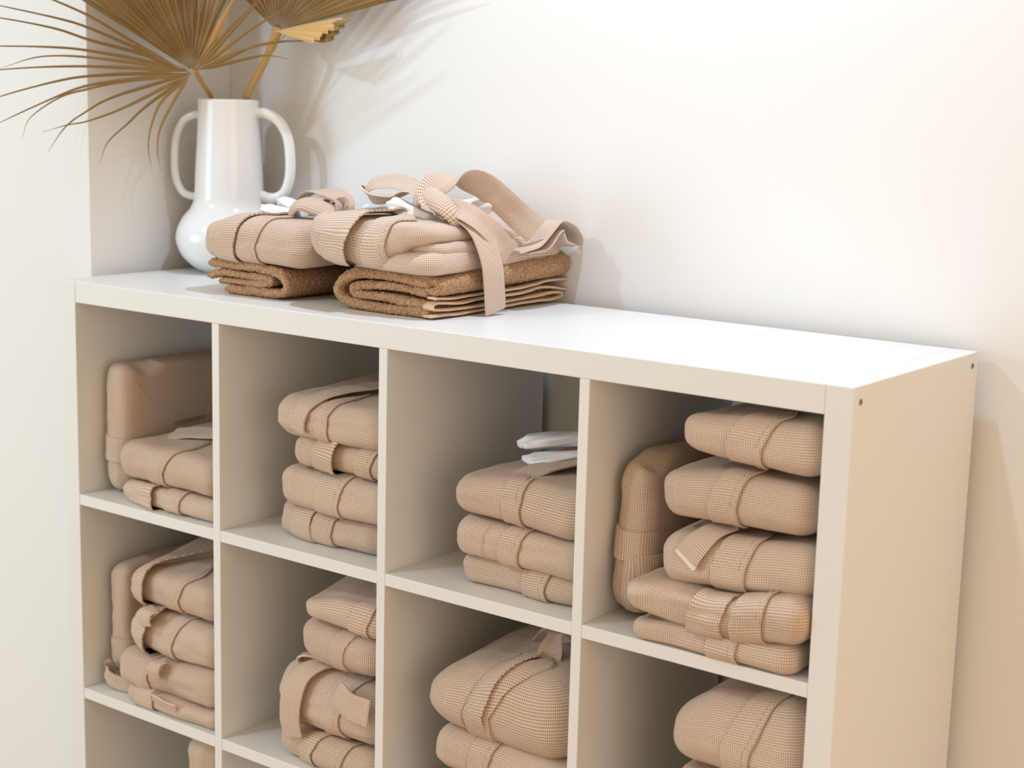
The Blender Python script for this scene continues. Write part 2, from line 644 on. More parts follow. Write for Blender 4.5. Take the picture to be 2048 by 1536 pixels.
# ------------------------------------------------------------------ the shelf
A0, PZ, TZ = 3.676, 35.268, 1.876
SW = 146.2
ST = 3.65
PX = 35.1
def ox(k): return 3.8 + k * PX
def oz(r): return -(A0 + r * PZ)              # ceiling of row r
def fz(r): return -(A0 + r * PZ + PZ - TZ)    # floor of row r
SD = 39.0
shelf = thing('cube_shelf', 'white lacquered cube shelf with four columns of open cubes against the wall', 'shelf', (SW / 2, SD / 2, -HT / CM))
ZB = -HT / CM
box('side_panel', 0, ST, 0, SD, ZB, 0, M_lacquer, shelf)
rside = box('side_panel', SW - ST, SW, 0, SD, ZB, 0, M_lacquer, shelf)
box('top_panel', ST + 0.02, SW - ST - 0.02, 0.06, SD, -A0, -0.02, M_lacquer, shelf)
box('bottom_panel', ST + 0.02, SW - ST - 0.02, 0.06, SD, ZB, oz(4) + TZ, M_lacquer, shelf)
for k in (1, 2, 3):
    box('divider', ox(k) - 1.6, ox(k), 0.05, SD - 0.3, oz(4) + TZ, -A0, M_lacquer, shelf, 0.08)
for r in range(3):
    for k in range(4):
        xa = ox(k) if k else ST
        xb = ox(k) + 33.5 if k < 3 else SW - ST
        box('shelf_board', xa + 0.01, xb - 0.01, 0.1, SD - 0.3, fz(r) - TZ, fz(r), M_lacquer, shelf, 0.08)
for y, z in ((1.9, -1.95), (37.0, -1.75)):
    V, F = [], []
    n = 20
    rings = [(0.42, 0.0), (0.42, 0.06), (0.36, 0.1), (0.2, 0.1)]
    for r, dx in rings:
        for k in range(n):
            a = 2 * math.pi * k / n
            V.append((SW + dx, y + r * math.cos(a), z + r * math.sin(a)))
    for i in range(len(rings) - 1):
        for k in range(n):
            m = (k + 1) % n
            F.append((i * n + k, i * n + m, (i + 1) * n + m, (i + 1) * n + k))
    s1 = link_mesh('screw', V, F, M_metal, rside, None, False, W(SW, y, z))
    V = [(SW + 0.085, y + 0.21 * math.cos(math.pi * k / 3), z + 0.21 * math.sin(math.pi * k / 3)) for k in range(6)] + \
        [(SW + 0.01, y + 0.21 * math.cos(math.pi * k / 3), z + 0.21 * math.sin(math.pi * k / 3)) for k in range(6)]
    link_mesh('socket', V, [tuple(range(6))] + [(k, k + 6, (k + 1) % 6 + 6, (k + 1) % 6) for k in range(6)], M_slot, shelf, None, False, W(SW, y, z))

# ------------------------------------------------------------------ robes in the cubes
GR = 'folded waffle robes in the cube shelf'

def robe(label, x0, x1, y0, zb, h, d=30.5, rc=3.5, n=2.4, zbp=0.0, hz=None, seed=1, yaw=0.0, amp=0.55, wr=0.3, b=None,
         bands=(), seams=(), mat=None, stand=False, height=None, top=None, rise=0.0, lean=0.0, skew=0.0, dents=(), group=GR, name='folded_robe'):
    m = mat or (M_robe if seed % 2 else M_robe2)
    if not stand:
        h -= 0.25
        hz = [(a, v - 0.25) for a, v in hz] if hz else None
    t = thing(name, label, 'robe', ((x0 + x1) / 2, y0 + d / 2, zb), group)
    if stand:
        S = Slab(height, d, x1 - x0, rc, b, n, 0.0, hz, seed, amp, wr, yaw, (x0, y0, zb), True, skew, lean, 0.0, 0.0, dents)
    else:
        S = Slab(x1 - x0, d, h, rc, b, n, zbp, hz, seed, amp, wr, yaw, (x0, y0, zb), False, skew, lean, 0.0, rise, dents)
    S.mesh('robe_body', m, t)
    for bd in bands:
        kw = dict(bd)
        nm = kw.pop('name', 'lapel_band')
        q0, q1 = kw.pop('q')
        t0 = kw.pop('t0', 0.0)
        t1 = kw.pop('t1', S.A + 6)
        S.strip(nm, m, t, q0 - rc, q1 - rc, t0, t1, **kw)
    for sm in seams:
        kw = dict(sm) if isinstance(sm, dict) else dict(q=sm)
        q = kw.pop('q')
        S.seam('piping', m, t, q - rc, kw.pop('t0', 0.2), kw.pop('t1', S.A + 6), **kw)
    return t, S, m

def lap(a, b, slope=0.35, **kw):
    """a lapel band from a to b (cm from the robe's left end) with a double piped right edge"""
    d = dict(q=(a, b), off0=0.32, off1=0.32, slope=slope)
    d.update(kw)
    return d

def pip(b, slope=0.35, off=0.27, **kw):
    return [dict(q=b, slope=slope, off=off, **kw), dict(q=b - 0.75, slope=slope, off=off, **kw)]

# ---- first column, top cube
Z = fz(0)
robe('robe stood on edge against the left panel of the upper left cube', 4.3, 10.8, 4.2, Z + 0.05, 0, d=29, rc=2.6, height=22.5, stand=True,
     seed=11, n=2.6, amp=0.55, wr=0.3, hz=[(0, 5.8), (10, 6.4), (22, 6.6)], dents=[(22, 6.0, 2, 2.3, -2.2, 0, 0), (20, 1.5, 6, 3.0, 0, 0.8, 0), (21, 13, 4, 6, 1.2, 0, 0)],
     bands=[dict(q=(5.6, 9.8), name='lapel_band', off0=0.45, off1=0.3, t0=-2, t1=24)], seams=[dict(q=9.9, t0=-2, t1=22), dict(q=9.2, t0=-2, t1=22)])
robe('thin folded robe with a loose belt loop at the bottom of the upper left cube', 11.6, 36.8, 1.4, Z + 0.03, 4.0, rc=2.8, seed=12, wr=0.25,
     bands=[dict(q=(3.0, 10.0), name='belt_loop', off0=0.3, off1=1.1, t0=-0.6, t1=5.5), lap(12.3, 15.8, 0.2, t1=7)], seams=pip(15.9, 0.2, t1=7))
t, S, m = robe('folded robe with a belt end across its top, uppermost in the upper left cube', 11.4, 36.8, 0.9, Z + 4.1, 6.6, rc=3.0, seed=13, wr=0.25, rise=0.6,
     bands=[lap(8.4, 12.7, 0.5)], seams=pip(12.8, 0.5) + [dict(q=8.5, slope=0.5)])
ribbon('belt', [(16.0, 10.5, -26.1), (20.5, 12.0, -25.5), (26.5, 13.5, -25.0), (33, 15, -24.6), (36.3, 16, -24.4)], [(0.3, -1, -0.3)] * 5, 4.0, m, t, thick=0.5)

# ---- first column, middle cube
Z = fz(1)
robe('robe stood on edge against the left panel of the middle left cube', 5.2, 9.9, 4.6, Z + 0.05, 0, d=28, rc=2.0, height=22.5, stand=True,
     seed=21, n=3.0, amp=0.5, wr=0.3, bands=[dict(q=(4.0, 8.6), off0=0.3, off1=0.3, t0=-2, t1=20)], seams=[dict(q=8.8, t0=-2, t1=20)])
t, S, m = robe('thin folded robe with a loose belt end on the board of the middle left cube', 13.2, 36.8, 0.7, Z + 0.03, 3.4, rc=2.2, seed=22,
     bands=[dict(q=(3.4, 8.2), name='front_flap', off0=0.7, off1=0.35, t0=-0.5, t1=6)], seams=pip(8.3, 0.2, t1=6))
ribbon('belt_end', [(12.6, 3.4, Z + 1.7), (9.8, 2.6, Z + 1.75), (7.6, 2.3, Z + 2.4), (6.4, 3.0, Z + 3.4), (7.2, 4.0, Z + 4.2)],
       [(0.1, -0.2, 1), (0.1, -0.2, 1), (0.35, -0.2, 1), (0.4, -0.1, 1), (0.4, 0, 1)], 3.0, m, t, thick=0.4)
ribbon('belt_tab', [(22.2, 0.0, Z + 3.0), (25, -0.35, Z + 2.8), (28.0, -0.1, Z + 2.5)], [(0.1, -0.3, 0.9)] * 3, 1.3, m, t)
t, S, m = robe('folded robe with a short belt tab in front, third down in the middle left cube', 10.6, 36.8, 0.5, Z + 2.7, 6.9, rc=3.4, seed=23, wr=0.28,
     zbp=[(0, -0.5), (6, -0.4), (14, 0.3), (30, 0.8)], bands=[lap(6.3, 9.4, 0.35)], seams=pip(9.5, 0.35) + [dict(q=6.3, slope=0.35)])
ribbon('belt_tab', [(24.0, 0.8, Z + 9.7), (23.6, -0.5, Z + 9.3), (23.3, -0.9, Z + 8.2), (23.2, -0.7, Z + 6.9)], [(1, 0, 0.1)] * 4, 2.8, m, t)
t, S, m = robe('folded robe with a drooping collar loop, second from the top in the middle left cube', 14.2, 36.5, 0.8, Z + 9.7, 8.0, rc=3.6, seed=24, wr=0.25,
     bands=[dict(q=(1.0, 6.0), name='collar_loop', off0=0.4, off1=1.5, t0=0.3, t1=13, slope=0.5), lap(8.8, 11.6, 0.5)], seams=pip(11.7, 0.5))
ribbon('belt_tab', [(21.8, 1.0, Z + 18.3), (21.3, -0.5, Z + 17.9), (21.1, -0.9, Z + 16.8), (21.3, -0.7, Z + 15.6)], [(1, 0, -0.12)] * 4, 2.8, m, t)
t, S, m = robe('folded robe with a dark open collar loop, uppermost in the middle left cube', 14.0, 36.8, 0.8, Z + 18.3, 6.2, rc=3.4, seed=25, wr=0.22, rise=3.2,
     bands=[dict(q=(1.0, 5.6), name='collar_loop', off0=0.4, off1=1.7, t0=0.2, t1=20, slope=0.25), lap(10.2, 13.6, 0.45, t1=18)], seams=pip(13.7, 0.45, t1=18))

# ---- first column, lower cube
robe('robe standing upright in the lower left cube, only its top corner in view', 26.5, 36.8, 2.0, fz(2) + 0.05, 0, d=27, rc=2.6, height=32.2, stand=True,
     seed=31, n=2.6, amp=0.5, wr=0.3)

# ---- second column, top cube
Z = fz(0)
robe('folded robe on the board of the upper cube, second column, lowest of four', 45.0, 70.6, 4.9, Z + 0.03, 5.6, rc=4.6, seed=41, yaw=-0.05, wr=0.3, d=28,
     zbp=[(0, 0), (30, 0)], bands=[dict(q=(5.0, 10.2), name='front_flap', off0=0.25, off1=0.6, t0=-0.5, t1=9, slope=0.1), lap(10.2, 14.4, 0.2, t1=9)], seams=pip(14.5, 0.2, t1=9) + [dict(q=7.6, slope=-0.2, t1=8)])
robe('smooth folded robe with two seams in the upper cube, second column, third from the top', 48.2, 72.0, 2.6, Z + 5.5, 6.7, rc=3.2, seed=42, n=2.8, wr=0.2, d=29.5,
     bands=[lap(8.6, 13.8, 0.25)], seams=pip(13.9, 0.25) + [dict(q=8.7, slope=0.25)])
robe('slim folded robe with a looped belt in front in the upper cube, second column', 51.4, 72.0, 3.0, Z + 12.4, 4.9, rc=2.8, seed=43, n=2.6, wr=0.2, d=29.5,
     bands=[dict(q=(5.4, 10.2), name='belt_loop', off0=0.35, off1=1.5, t0=-1.5, t1=8, slope=0.15), lap(13.6, 16.9, 0.3, t1=8)], seams=pip(17.0, 0.3, t1=8))
t, S, m = robe('plump folded robe with a wide slanting belt end, topmost in the second column', 48.2, 72.0, 2.1, Z + 16.8, 6.6, rc=3.8, seed=44, n=2.3, wr=0.22, rise=1.2, d=30,
     bands=[lap(9.6, 11.8, 0.2)], seams=pip(11.9, 0.2))
ribbon('belt', [(53.6, 2.0, -18.6), (54.0, 2.0, -16.6), (54.9, 3.2, -14.6), (56.6, 6.4, -13.2), (59.8, 12.5, -12.4), (63.2, 18.5, -11.9), (66.5, 24.5, -11.7)],
       [(1, -0.15, -0.1), (1, -0.2, -0.1), (1, -0.4, -0.1), (0.9, -0.5, 0), (0.88, -0.48, 0), (0.88, -0.48, 0), (0.88, -0.48, 0)], 4.6, m, t, thick=0.5)
ribbon('belt_end', [(59.2, 18.6, -10.7), (62.0, 19.5, -10.2), (66.5, 20.6, -9.2), (71.5, 21.8, -8.0)], [(0.3, -1, -0.35)] * 4, 4.2, m, t, thick=0.5)

# ---- second column, middle cube
Z = fz(1)
robe('folded robe with a dark side opening, lowest in the middle cube, second column', 49.0, 72.0, 1.6, Z + 0.03, 5.3, rc=3.8, seed=51, wr=0.3,
     bands=[dict(q=(6.0, 9.3), name='front_flap', off0=0.3, off1=0.9, t0=-0.5, t1=9, slope=0.5), lap(9.3, 15.2, 0.3, t1=9, off0=0.5)], seams=pip(15.3, 0.3, t1=9))
t, S, m = robe('thick folded robe with a belt end hanging down its front, second column', 48.3, 72.0, 1.5, Z + 5.3, 10.4, rc=4.4, seed=52, n=2.4, wr=0.25, rise=0.8,
     bands=[lap(12.0, 15.6, 0.35)], seams=pip(15.7, 0.35) + [dict(q=12.1, slope=0.35)])
ribbon('belt_end', [(54.6, 0.7, Z + 4.6), (54.2, 0.35, Z + 7.5), (54.6, 0.5, Z + 11.5), (55.8, 1.9, Z + 14.9), (57.6, 4.6, Z + 16.3), (60.5, 8.0, Z + 16.2)],
       [(1, 0.0, 0.0), (1, 0.0, 0.05), (1, 0.0, -0.05), (1, -0.35, -0.2), (0.9, -0.7, -0.1), (0.7, -0.8, 0)], 4.2, m, t, thick=0.5)
ribbon('belt_tab', [(70.8, 0.3, Z + 12.6), (67.2, 0.2, Z + 12.9), (63.9, 0.6, Z + 14.0)], [(0.1, 0.15, 1), (0.1, 0.1, 1), (0.4, 0.2, 1)], 4.2, m, t)
ribbon('belt_loop', [(52.0, 5.5, Z + 14.6), (52.4, 4.4, Z + 16.2), (54.3, 4.4, Z + 17.0), (56.2, 5.4, Z + 16.6)], [(0.3, -1, 0)] * 4, 1.6, m, t)
robe('rounded folded robe with one seam, second from the top in the middle cube, second column', 53.6, 72.0, 1.3, Z + 16.6, 7.0, rc=4.0, seed=53, n=2.2, wr=0.22, rise=0.8,
     zbp=[(0, 0.4), (8, 0), (18, 0.3)], bands=[lap(8.0, 11.2, 0.3)], seams=[dict(q=11.3, slope=0.3), dict(q=8.1, slope=0.3)])
robe('wedge shaped folded robe rising to the back, topmost in the middle cube, second column', 55.0, 72.0, 1.5, Z + 23.6, 3.6, rc=2.4, seed=54, n=2.4, wr=0.2, rise=4.6,
     hz=[(0, 3.0), (8, 4.6), (18, 5.6)], zbp=[(0, 0.8), (8, 0.4), (17, -0.3)], bands=[lap(10.6, 14.2, 0.55)], seams=pip(14.3, 0.55) + [dict(q=10.7, slope=0.55)])

# ---- third column, top cube
Z = fz(0)
robe('folded robe with two seams, lowest of three in the upper cube of the third column', 84.1, 107.1, 3.7, Z + 0.03, 4.7, rc=3.0, seed=61, yaw=0.03, wr=0.22, d=28,
     bands=[dict(q=(12.0, 12.9), name='front_flap', off0=0.45, off1=0.3, t0=-0.3, t1=7), lap(12.6, 16.0, 0.2, t1=7)], seams=pip(16.1, 0.2, t1=7) + [dict(q=12.2, slope=0.1, t1=7)])
robe('folded robe with a wide lapel, middle of three in the upper cube, third column', 83.7, 107.0, 2.6, Z + 4.6, 5.9, rc=3.2, seed=62, n=2.6, wr=0.25,
     zbp=[(0, -0.1), (10, -0.3), (24, -0.6)], bands=[lap(9.2, 12.4, 0.3)], seams=pip(12.5, 0.3) + [dict(q=9.2, slope=0.3), dict(q=6.4, slope=0.2)])
t, S, m = robe('broad folded robe with a slanting belt end and white cloth on top, third column', 83.2, 107.2, 2.4, Z + 10.5, 6.0, rc=3.6, seed=63, n=2.3, wr=0.16, rise=0.0,
     zbp=[(0, 0.2), (10, 0), (24, -0.8)], hz=[(0, 5.6), (12, 6.8), (24, 7.2)], bands=[dict(q=(10.0, 13.2), off0=0.3, off1=0.3, slope=0.1, t1=9)], seams=pip(13.3, 0.1, t1=9))
ribbon('belt_end', [(93.6, 5.6, -20.6), (95.0, 9.0, -19.5), (97.3, 13.4, -18.7), (100.2, 18.5, -18.2)],
       [(1, -0.55, -0.12), (1, -0.6, -0.05), (1, -0.62, 0), (1, -0.62, 0)], 4.8, m, t, thick=0.45)

def pouch(parent, name, P, wid, th, mat, seed=0, dirw=(0.3, -1, 0), prof=None):
    """a small puffed fold of thin cloth along P"""
    C = catmull(P, 7)
    m = len(C)
    ns = 28
    V, F = [], []
    wv = Vector(dirw).normalized()
    prof = prof or [(0, 0.06), (0.1, 0.42), (0.3, 0.9), (0.5, 1.0), (0.75, 0.8), (1, 0.5)]
    for i, c in enumerate(C):
        tg = (C[min(i + 1, m - 1)] - C[max(i - 1, 0)]).normalized()
        w = (wv - tg * wv.dot(tg)).normalized()
        u = tg.cross(w)
        if u.z < 0:
            u = -u
        k = interp(prof, i / (m - 1))
        for a in range(ns):
            an = 2 * math.pi * a / ns
            ca, sa = math.cos(an), math.sin(an)
            cr = 1 + 0.38 * noise.noise(Vector((i * 0.16, ca * 1.3 + seed * 5.1, sa * 1.9))) + 0.12 * noise.noise(Vector((i * 0.1, an * 2.2 + seed, 3.3)))
            V.append(c + w * (wid / 2 * k * cr * math.copysign(abs(ca) ** 0.8, ca)) + u * (th / 2 * (0.35 + 0.65 * k) * cr * sa))
    for i in range(m - 1):
        for a in range(ns):
            b = (a + 1) % ns
            F.append((i * ns + a, i * ns + b, (i + 1) * ns + b, (i + 1) * ns + a))
    F.append(tuple(range(ns))[::-1])
    F.append(tuple((m - 1) * ns + a for a in range(ns)))
    return link_mesh(name, V, F, mat, parent, None, True, C[0] * CM + Vector((0, 0, HT)))

t = thing('white_cloth', 'folded white cloth lying on the top robe of the third column', 'cloth', (93, 14, -19))
pouch(t, 'lower_fold', [(90.0, 11.6, -19.0), (92.0, 12.4, -19.0), (95.5, 14.4, -18.4), (99.5, 17.0, -17.8)], 4.6, 1.7, M_satin, 1)
pouch(t, 'upper_fold', [(87.6, 13.6, -17.6), (89.6, 14.6, -17.2), (93.5, 16.6, -16.6), (98.5, 19.5, -15.8)], 5.0, 2.3, M_satin, 2)

# ---- third column, middle cube
Z = fz(1)
robe('folded robe mostly below the picture, lowest in the middle cube, third column', 83.2, 107.0, 1.6, Z + 0.03, 7.0, rc=3.6, seed=71)
robe('folded robe with a seam under the large tied robe, third column', 81.6, 107.0, 1.4, Z + 7.0, 6.8, rc=3.6, seed=72, n=2.4, wr=0.25,
     bands=[lap(7.4, 10.9, 0.3)], seams=pip(11.0, 0.3))
t, S, m = robe('large plump robe tied with a belt, its neckline open, topmost in the third column', 80.0, 106.6, 0.4, Z + 13.2, 8.4, rc=5.5, seed=73, n=2.2, wr=0.15, amp=0.45, b=5.2, d=31,
     zbp=[(0, 1.4), (8, 0.4), (20, -0.8)], hz=[(0, 7.4), (9, 10.4), (17, 13.0), (26, 13.6)], rise=2.2,
     bands=[dict(q=(9.0, 12.6), name='collar', off0=0.3, off1=1.0, t0=4.5, t1=19, slope=0.75, slope1=0.62), dict(q=(9.4, 13.4), off0=0.5, off1=0.35, t0=-1.5, t1=19, slope=1.05)],
     seams=[dict(q=13.5, slope=1.05, t1=18), dict(q=12.9, slope=1.05, t1=18), dict(q=8.6, slope=0.5, t1=17)])
ribbon('belt', [(93.6, 13.5, -47.2), (96.5, 11.5, -44.6), (99.5, 10.2, -43.4), (103.5, 9.6, -43.3), (106.0, 10.5, -43.8)], [(0.1, -0.7, 0.7)] * 5, 4.0, m, t, cup=0.5)
ribbon('belt_end', [(98.6, 9.2, -43.0), (98.9, 7.6, -45.0), (99.2, 6.4, -48.0), (99.6, 5.6, -50.6)], [(1, 0.25, 0)] * 4, 3.8, m, t, cup=0.4, taper=[(0, 0.55), (0.4, 0.95), (1, 1.0)])
ribbon('belt_loop', [(97.0, 14.0, -42.4), (93.0, 15.0, -41.6), (90.5, 16, -41.8), (89.8, 17, -43.0)], [(0.2, -1, 0.3)] * 4, 3.2, m, t)

# ---- fourth column, top cube
Z = fz(0)
robe('robe stood on edge against the divider in the upper right cube', 110.2, 115.7, 4.9, Z + 0.05, 0, d=28, rc=4.2, height=22.8, stand=True,
     seed=81, n=2.0, amp=0.7, wr=0.35, b=2.7, dents=[(22.5, 3.5, 1.5, 2.0, -2.0, 0, 0), (22, 8, 3, 3, 0.8, 0, 0)], hz=[(0, 6.6), (8, 6.0), (23, 5.2)],
     bands=[dict(q=(8.2, 12.4), off0=0.35, off1=0.3, t0=-2, t1=14), dict(q=(0.6, 9.2), name='belt_wrap', off0=0.5, off1=0.7, t0=-3, t1=4.5)], seams=[dict(q=12.5, t0=-2, t1=14)])
robe('thin folded robe on the board of the upper right cube, lowest of five', 116.6, 140.6, -0.7, Z + 0.03, 3.6, rc=2.6, seed=82, n=2.5, wr=0.3, d=30,
     hz=[(0, 3.2), (12, 4.0), (24, 4.2)], bands=[lap(12.0, 16.0, 0.1, t1=6)], seams=pip(16.1, 0.1, t1=6) + [dict(q=12.0, t1=6)])
t, S, m = robe('bright folded robe bulging out past the right post, fourth from the top', 115.9, 142.3, -1.7, Z + 4.0, 5.4, rc=2.8, seed=83, n=2.3, wr=0.35, d=31, amp=0.5,
     zbp=[(0, 0.4), (8, -0.6), (14, -1.0), (26, 0.3)], hz=[(0, 4.0), (8, 5.2), (26, 6.6)],
     bands=[dict(q=(10.4, 15.2), name='front_flap', off0=0.8, off1=0.4, t0=-0.8, t1=9, slope=0.25), lap(16.4, 20.4, 0.25, off0=0.6, t1=9)], seams=pip(20.5, 0.25, t1=9))
t, S, m = robe('folded robe with a small pale edged belt end, middle of five on the right', 119.8, 142.3, 0.8, Z + 8.6, 7.0, rc=2.6, seed=84, n=2.8, wr=0.22, d=29,
     zbp=[(0, -0.6), (10, 0), (22, 1.2)], bands=[lap(8.6, 13.0, 0.2)], seams=pip(13.1, 0.2) + [dict(q=8.7, slope=0.2)])
ribbon('belt_end', [(124.6, 0.2, -25.0), (125.6, 0.5, -23.2), (126.9, 2.4, -21.4), (128.0, 5.0, -20.9)], [(1, -0.25, -0.5), (1, -0.3, -0.45), (1, -0.5, -0.2), (1, -0.6, 0)], 3.8, m, t)
ribbon('belt_hem', [(124.5, 0.17, -25.18), (124.62, 0.2, -24.98), (124.75, 0.24, -24.75)], [(1, -0.25, -0.5)] * 3, 3.86, M_pale, t, thick=0.5)
robe('folded robe with a rolled right end, second from the top in the upper right cube', 118.8, 141.6, 0.9, Z + 16.6, 7.0, rc=3.2, seed=85, n=2.5, wr=0.18,
     zbp=[(0, 0.1), (22, 0.6)], hz=[(0, 6.4), (12, 7.2), (24, 7.0)], bands=[lap(8.2, 12.0, 0.35)], seams=pip(12.1, 0.35) + [dict(q=8.3, slope=0.35)])
robe('folded robe under the top panel, topmost of five in the upper right cube', 121.7, 142.2, 0.9, Z + 24.6, 6.4, rc=3.2, seed=86, n=2.4, wr=0.2,
     zbp=[(0, 1.4), (7, 0.7), (20, 0.2)], hz=[(0, 5.0), (10, 6.4), (21, 7.4)], bands=[lap(7.6, 12.3, 0.4)], seams=pip(12.4, 0.4) + [dict(q=7.6, slope=0.4)])

# ---- fourth column, middle cube
Z = fz(1)
robe('thick robe bundle at the bottom of the middle right cube, almost out of the picture', 121.8, 142.3, 1.6, Z + 0.03, 18.6, rc=4.0, seed=91, b=3.5, n=3)
robe('plump folded robe with a curved double seam, topmost in the middle right cube', 121.4, 142.3, 1.4, Z + 18.7, 11.0, rc=4.0, seed=92, n=2.4, wr=0.2, b=4.6,
     zbp=[(0, 0.4), (20, 0)], hz=[(0, 8.0), (8, 11.0), (21, 12.8)], bands=[lap(8.8, 12.8, 0.45, t1=20)], seams=pip(12.9, 0.45, t1=20) + [dict(q=8.8, slope=0.45, t1=18)])

# ------------------------------------------------------------------ on top of the shelf: left stack
t = thing('folded_towel', 'brown terry towel folded in loops under the robe beside the vase', 'towel', (37, 20, 0))
sheet('outer_fold', [(28.7, 4.75), (34, 4.75), (40, 4.7), (44.0, 4.3), (45.9, 3.2), (46.0, 2.0), (44.6, 1.0), (40, 0.78), (32.6, 0.75)], 1.45, 7.2, 36, M_terry, t, seed=1)
sheet('inner_fold', [(28.4, 2.5), (31, 3.2), (36, 3.35), (41.0, 3.1), (42.8, 2.75), (41.8, 2.35), (36, 2.1), (30.6, 1.75)], 1.1, 7.5, 35.5, M_terry, t, seed=2)
t = thing('folded_robe', 'folded pale robe tied with a belt on the brown towel beside the vase', 'robe', (40, 19, 5.4), 'robes tied on top of the shelf')
S = Slab(23.4, 32, 6.6, 3.6, None, 2.5, [(0, 0.3), (12, 0.2), (24, -0.2)], [(0, 6.0), (10, 7.2), (24, 7.4)], 101, 0.4, 0.25, 0.04, (28.0, 5.2, 5.3))
S.mesh('robe_body', M_robe2, t)
S.strip('collar', M_robe2, t, 0.2, 5.2, -1, S.A + 7, 0.3, 0.7, slope=0.45)
S.strip('lapel_band', M_robe2, t, 5.6, 9.6, -1, S.A + 5, 0.3, 0.3, slope=0.45)
for q in (9.7, 8.95):
    S.seam('piping', M_robe2, t, q, -1, S.A + 5, off=0.27, slope=0.45)
ribbon('belt', [(33.0, 22.6, 12.6), (34.5, 22.6, 14.6), (37.6, 22.4, 16.2), (41.6, 22.0, 16.4), (45.6, 20.5, 15.6), (48.8, 18.0, 14.6), (50.2, 16.0, 13.4)],
       [(0.35, -1, 0.1)] * 3 + [(0.3, -0.9, -0.3)] * 2 + [(0.6, -0.7, -0.2)] * 2, 3.6, M_robe2, t)
ribbon('belt_loop', [(36.6, 19.4, 13.0), (38.2, 19.4, 14.8), (41.0, 19.2, 15.4), (43.6, 18.6, 15.0)], [(0.35, -1, 0.1)] * 4, 3.0, M_robe2, t)
ribbon('knot', [(41.4, 14.6, 12.6), (42.4, 13.6, 13.8), (44.6, 13.2, 14.7), (47.2, 13.6, 14.4), (49.8, 14.6, 13.4)], [(0.25, -0.75, -0.6), (0.25, -0.75, -0.6), (0.3, -0.9, -0.3), (0.3, -0.8, -0.5), (0.3, -0.8, -0.5)], 3.6, M_robe2, t, cup=0.7, thick=0.7)
ribbon('belt_loop', [(45.2, 17.6, 13.4), (45.6, 17.2, 15.0), (47.4, 16.6, 15.7), (49.4, 15.8, 15.0), (50.4, 14.8, 13.2)], [(0.5, -0.8, 0)] * 5, 3.0, M_robe2, t)
t = thing('white_slippers', 'pair of folded white slippers tucked under the belt of the left robe', 'slippers', (35, 19, 12.5))
pouch(t, 'slipper', [(32.6, 15.4, 13.5), (34.4, 15.6, 13.3), (37.6, 15.4, 12.9), (41.8, 15.6, 12.7)], 4.6, 1.9, M_satin, 3)
pouch(t, 'slipper', [(32.5, 19.6, 14.3), (34.2, 19.6, 14.3), (37.2, 19.2, 13.5), (41.2, 18.8, 13.0)], 4.4, 1.9, M_satin, 4)

t = thing('white_cloth_end', 'white cloth end sticking up behind the belt of the left robe', 'cloth', (45, 27, 13))
pouch(t, 'cloth_tip', [(46.0, 25.4, 13.9), (44.5, 26.5, 13.3), (42.0, 27.0, 12.7)], 3.2, 1.3, M_satin, 5)

# ------------------------------------------------------------------ on top of the shelf: right stack
t = thing('folded_towel', 'thick brown terry towel with pale hem edges under the robe with the big bow', 'towel', (66, 24, 0))
sheet('outer_fold', [(75.2, 5.1), (70, 5.6), (64, 5.75), (59.2, 5.2), (57.0, 3.8), (56.9, 2.3), (58.6, 1.1), (64, 0.8), (75.0, 0.78)], 1.5, 7.6, 41, M_terry, t, rise=1.0, seed=3)
sheet('inner_fold', [(74.6, 3.9), (68, 4.15), (62.6, 4.0), (59.8, 3.4), (59.4, 2.9), (60.6, 2.4), (66, 2.25), (74.6, 2.2)], 1.35, 7.9, 40.5, M_terry, t, seed=4)
sheet('upper_fold', [(60.0, 5.9), (66, 6.1), (72, 6.0), (75.6, 5.6), (76.5, 4.9), (75.6, 4.2), (71.0, 3.9)], 1.7, 8.0, 41.0, M_terry, t, rise=1.28, seed=5)
hem = []
for y, z in [(7.4, 0.55), (14, 0.5), (24, 0.6), (33, 0.65), (38.6, 0.7), (39.8, 1.2), (38.6, 1.75), (32, 1.5), (24, 1.25), (15, 1.2), (9, 1.35), (7.6, 1.9), (9, 2.4),
             (13.5, 2.05), (19, 2.3), (28, 2.35), (35, 2.8), (40.4, 2.1), (42.0, 2.7), (41.2, 3.6), (37, 3.75), (29, 3.2), (20, 2.95), (12, 2.9), (8.4, 3.1)]:
    hem.append((75.4 + 0.25 * math.sin(y * 0.5), y, z))
ribbon('hem_edge', hem, [(1, 0, 0)] * len(hem), 2.0, M_hem, t, thick=0.42, n=6, ncol=6, edge=0.1)

M_robe, M_cube = mat_waffle('waffle_cotton_pale', (0.80, 0.645, 0.53), (0.41, 0.28, 0.19)), M_robe  # darker second colour: shade painted into the weave's hollows
t = thing('folded_robe', 'folded pale robe tied with a big bow on the towel with pale hem edges', 'robe', (65, 21, 6.3), 'robes tied on top of the shelf')
S2 = Slab(22.3, 35.5, 3.5, 3.2, None, 2.3, [(0, 0.4), (22, 0.0)], [(0, 3.6), (22, 3.4)], 112, 0.35, 0.35, 0.03, (55.2, 4.9, 6.5), False, 0, 0, 0, 1.2)
S2.mesh('lower_fold', M_robe, t)
S3 = Slab(19.0, 33, 1.8, 2.4, None, 2.0, 0.0, None, 113, 0.35, 0.4, 0.03, (58.0, 6.4, 9.4))
S3.mesh('middle_fold', M_robe, t)
S = Slab(24.0, 34.5, 5.2, 4.4, None, 2.2, [(0, -1.2), (8, -1.8), (15, -2.0), (18.5, 0.4), (21, 1.6), (24, 2.2)], [(0, 6.4), (8, 6.8), (15, 6.9), (18.5, 4.8), (21, 3.6), (24, 2.9)], 114, 0.4, 0.25, 0.03, (52.4, 4.0, 9.0))
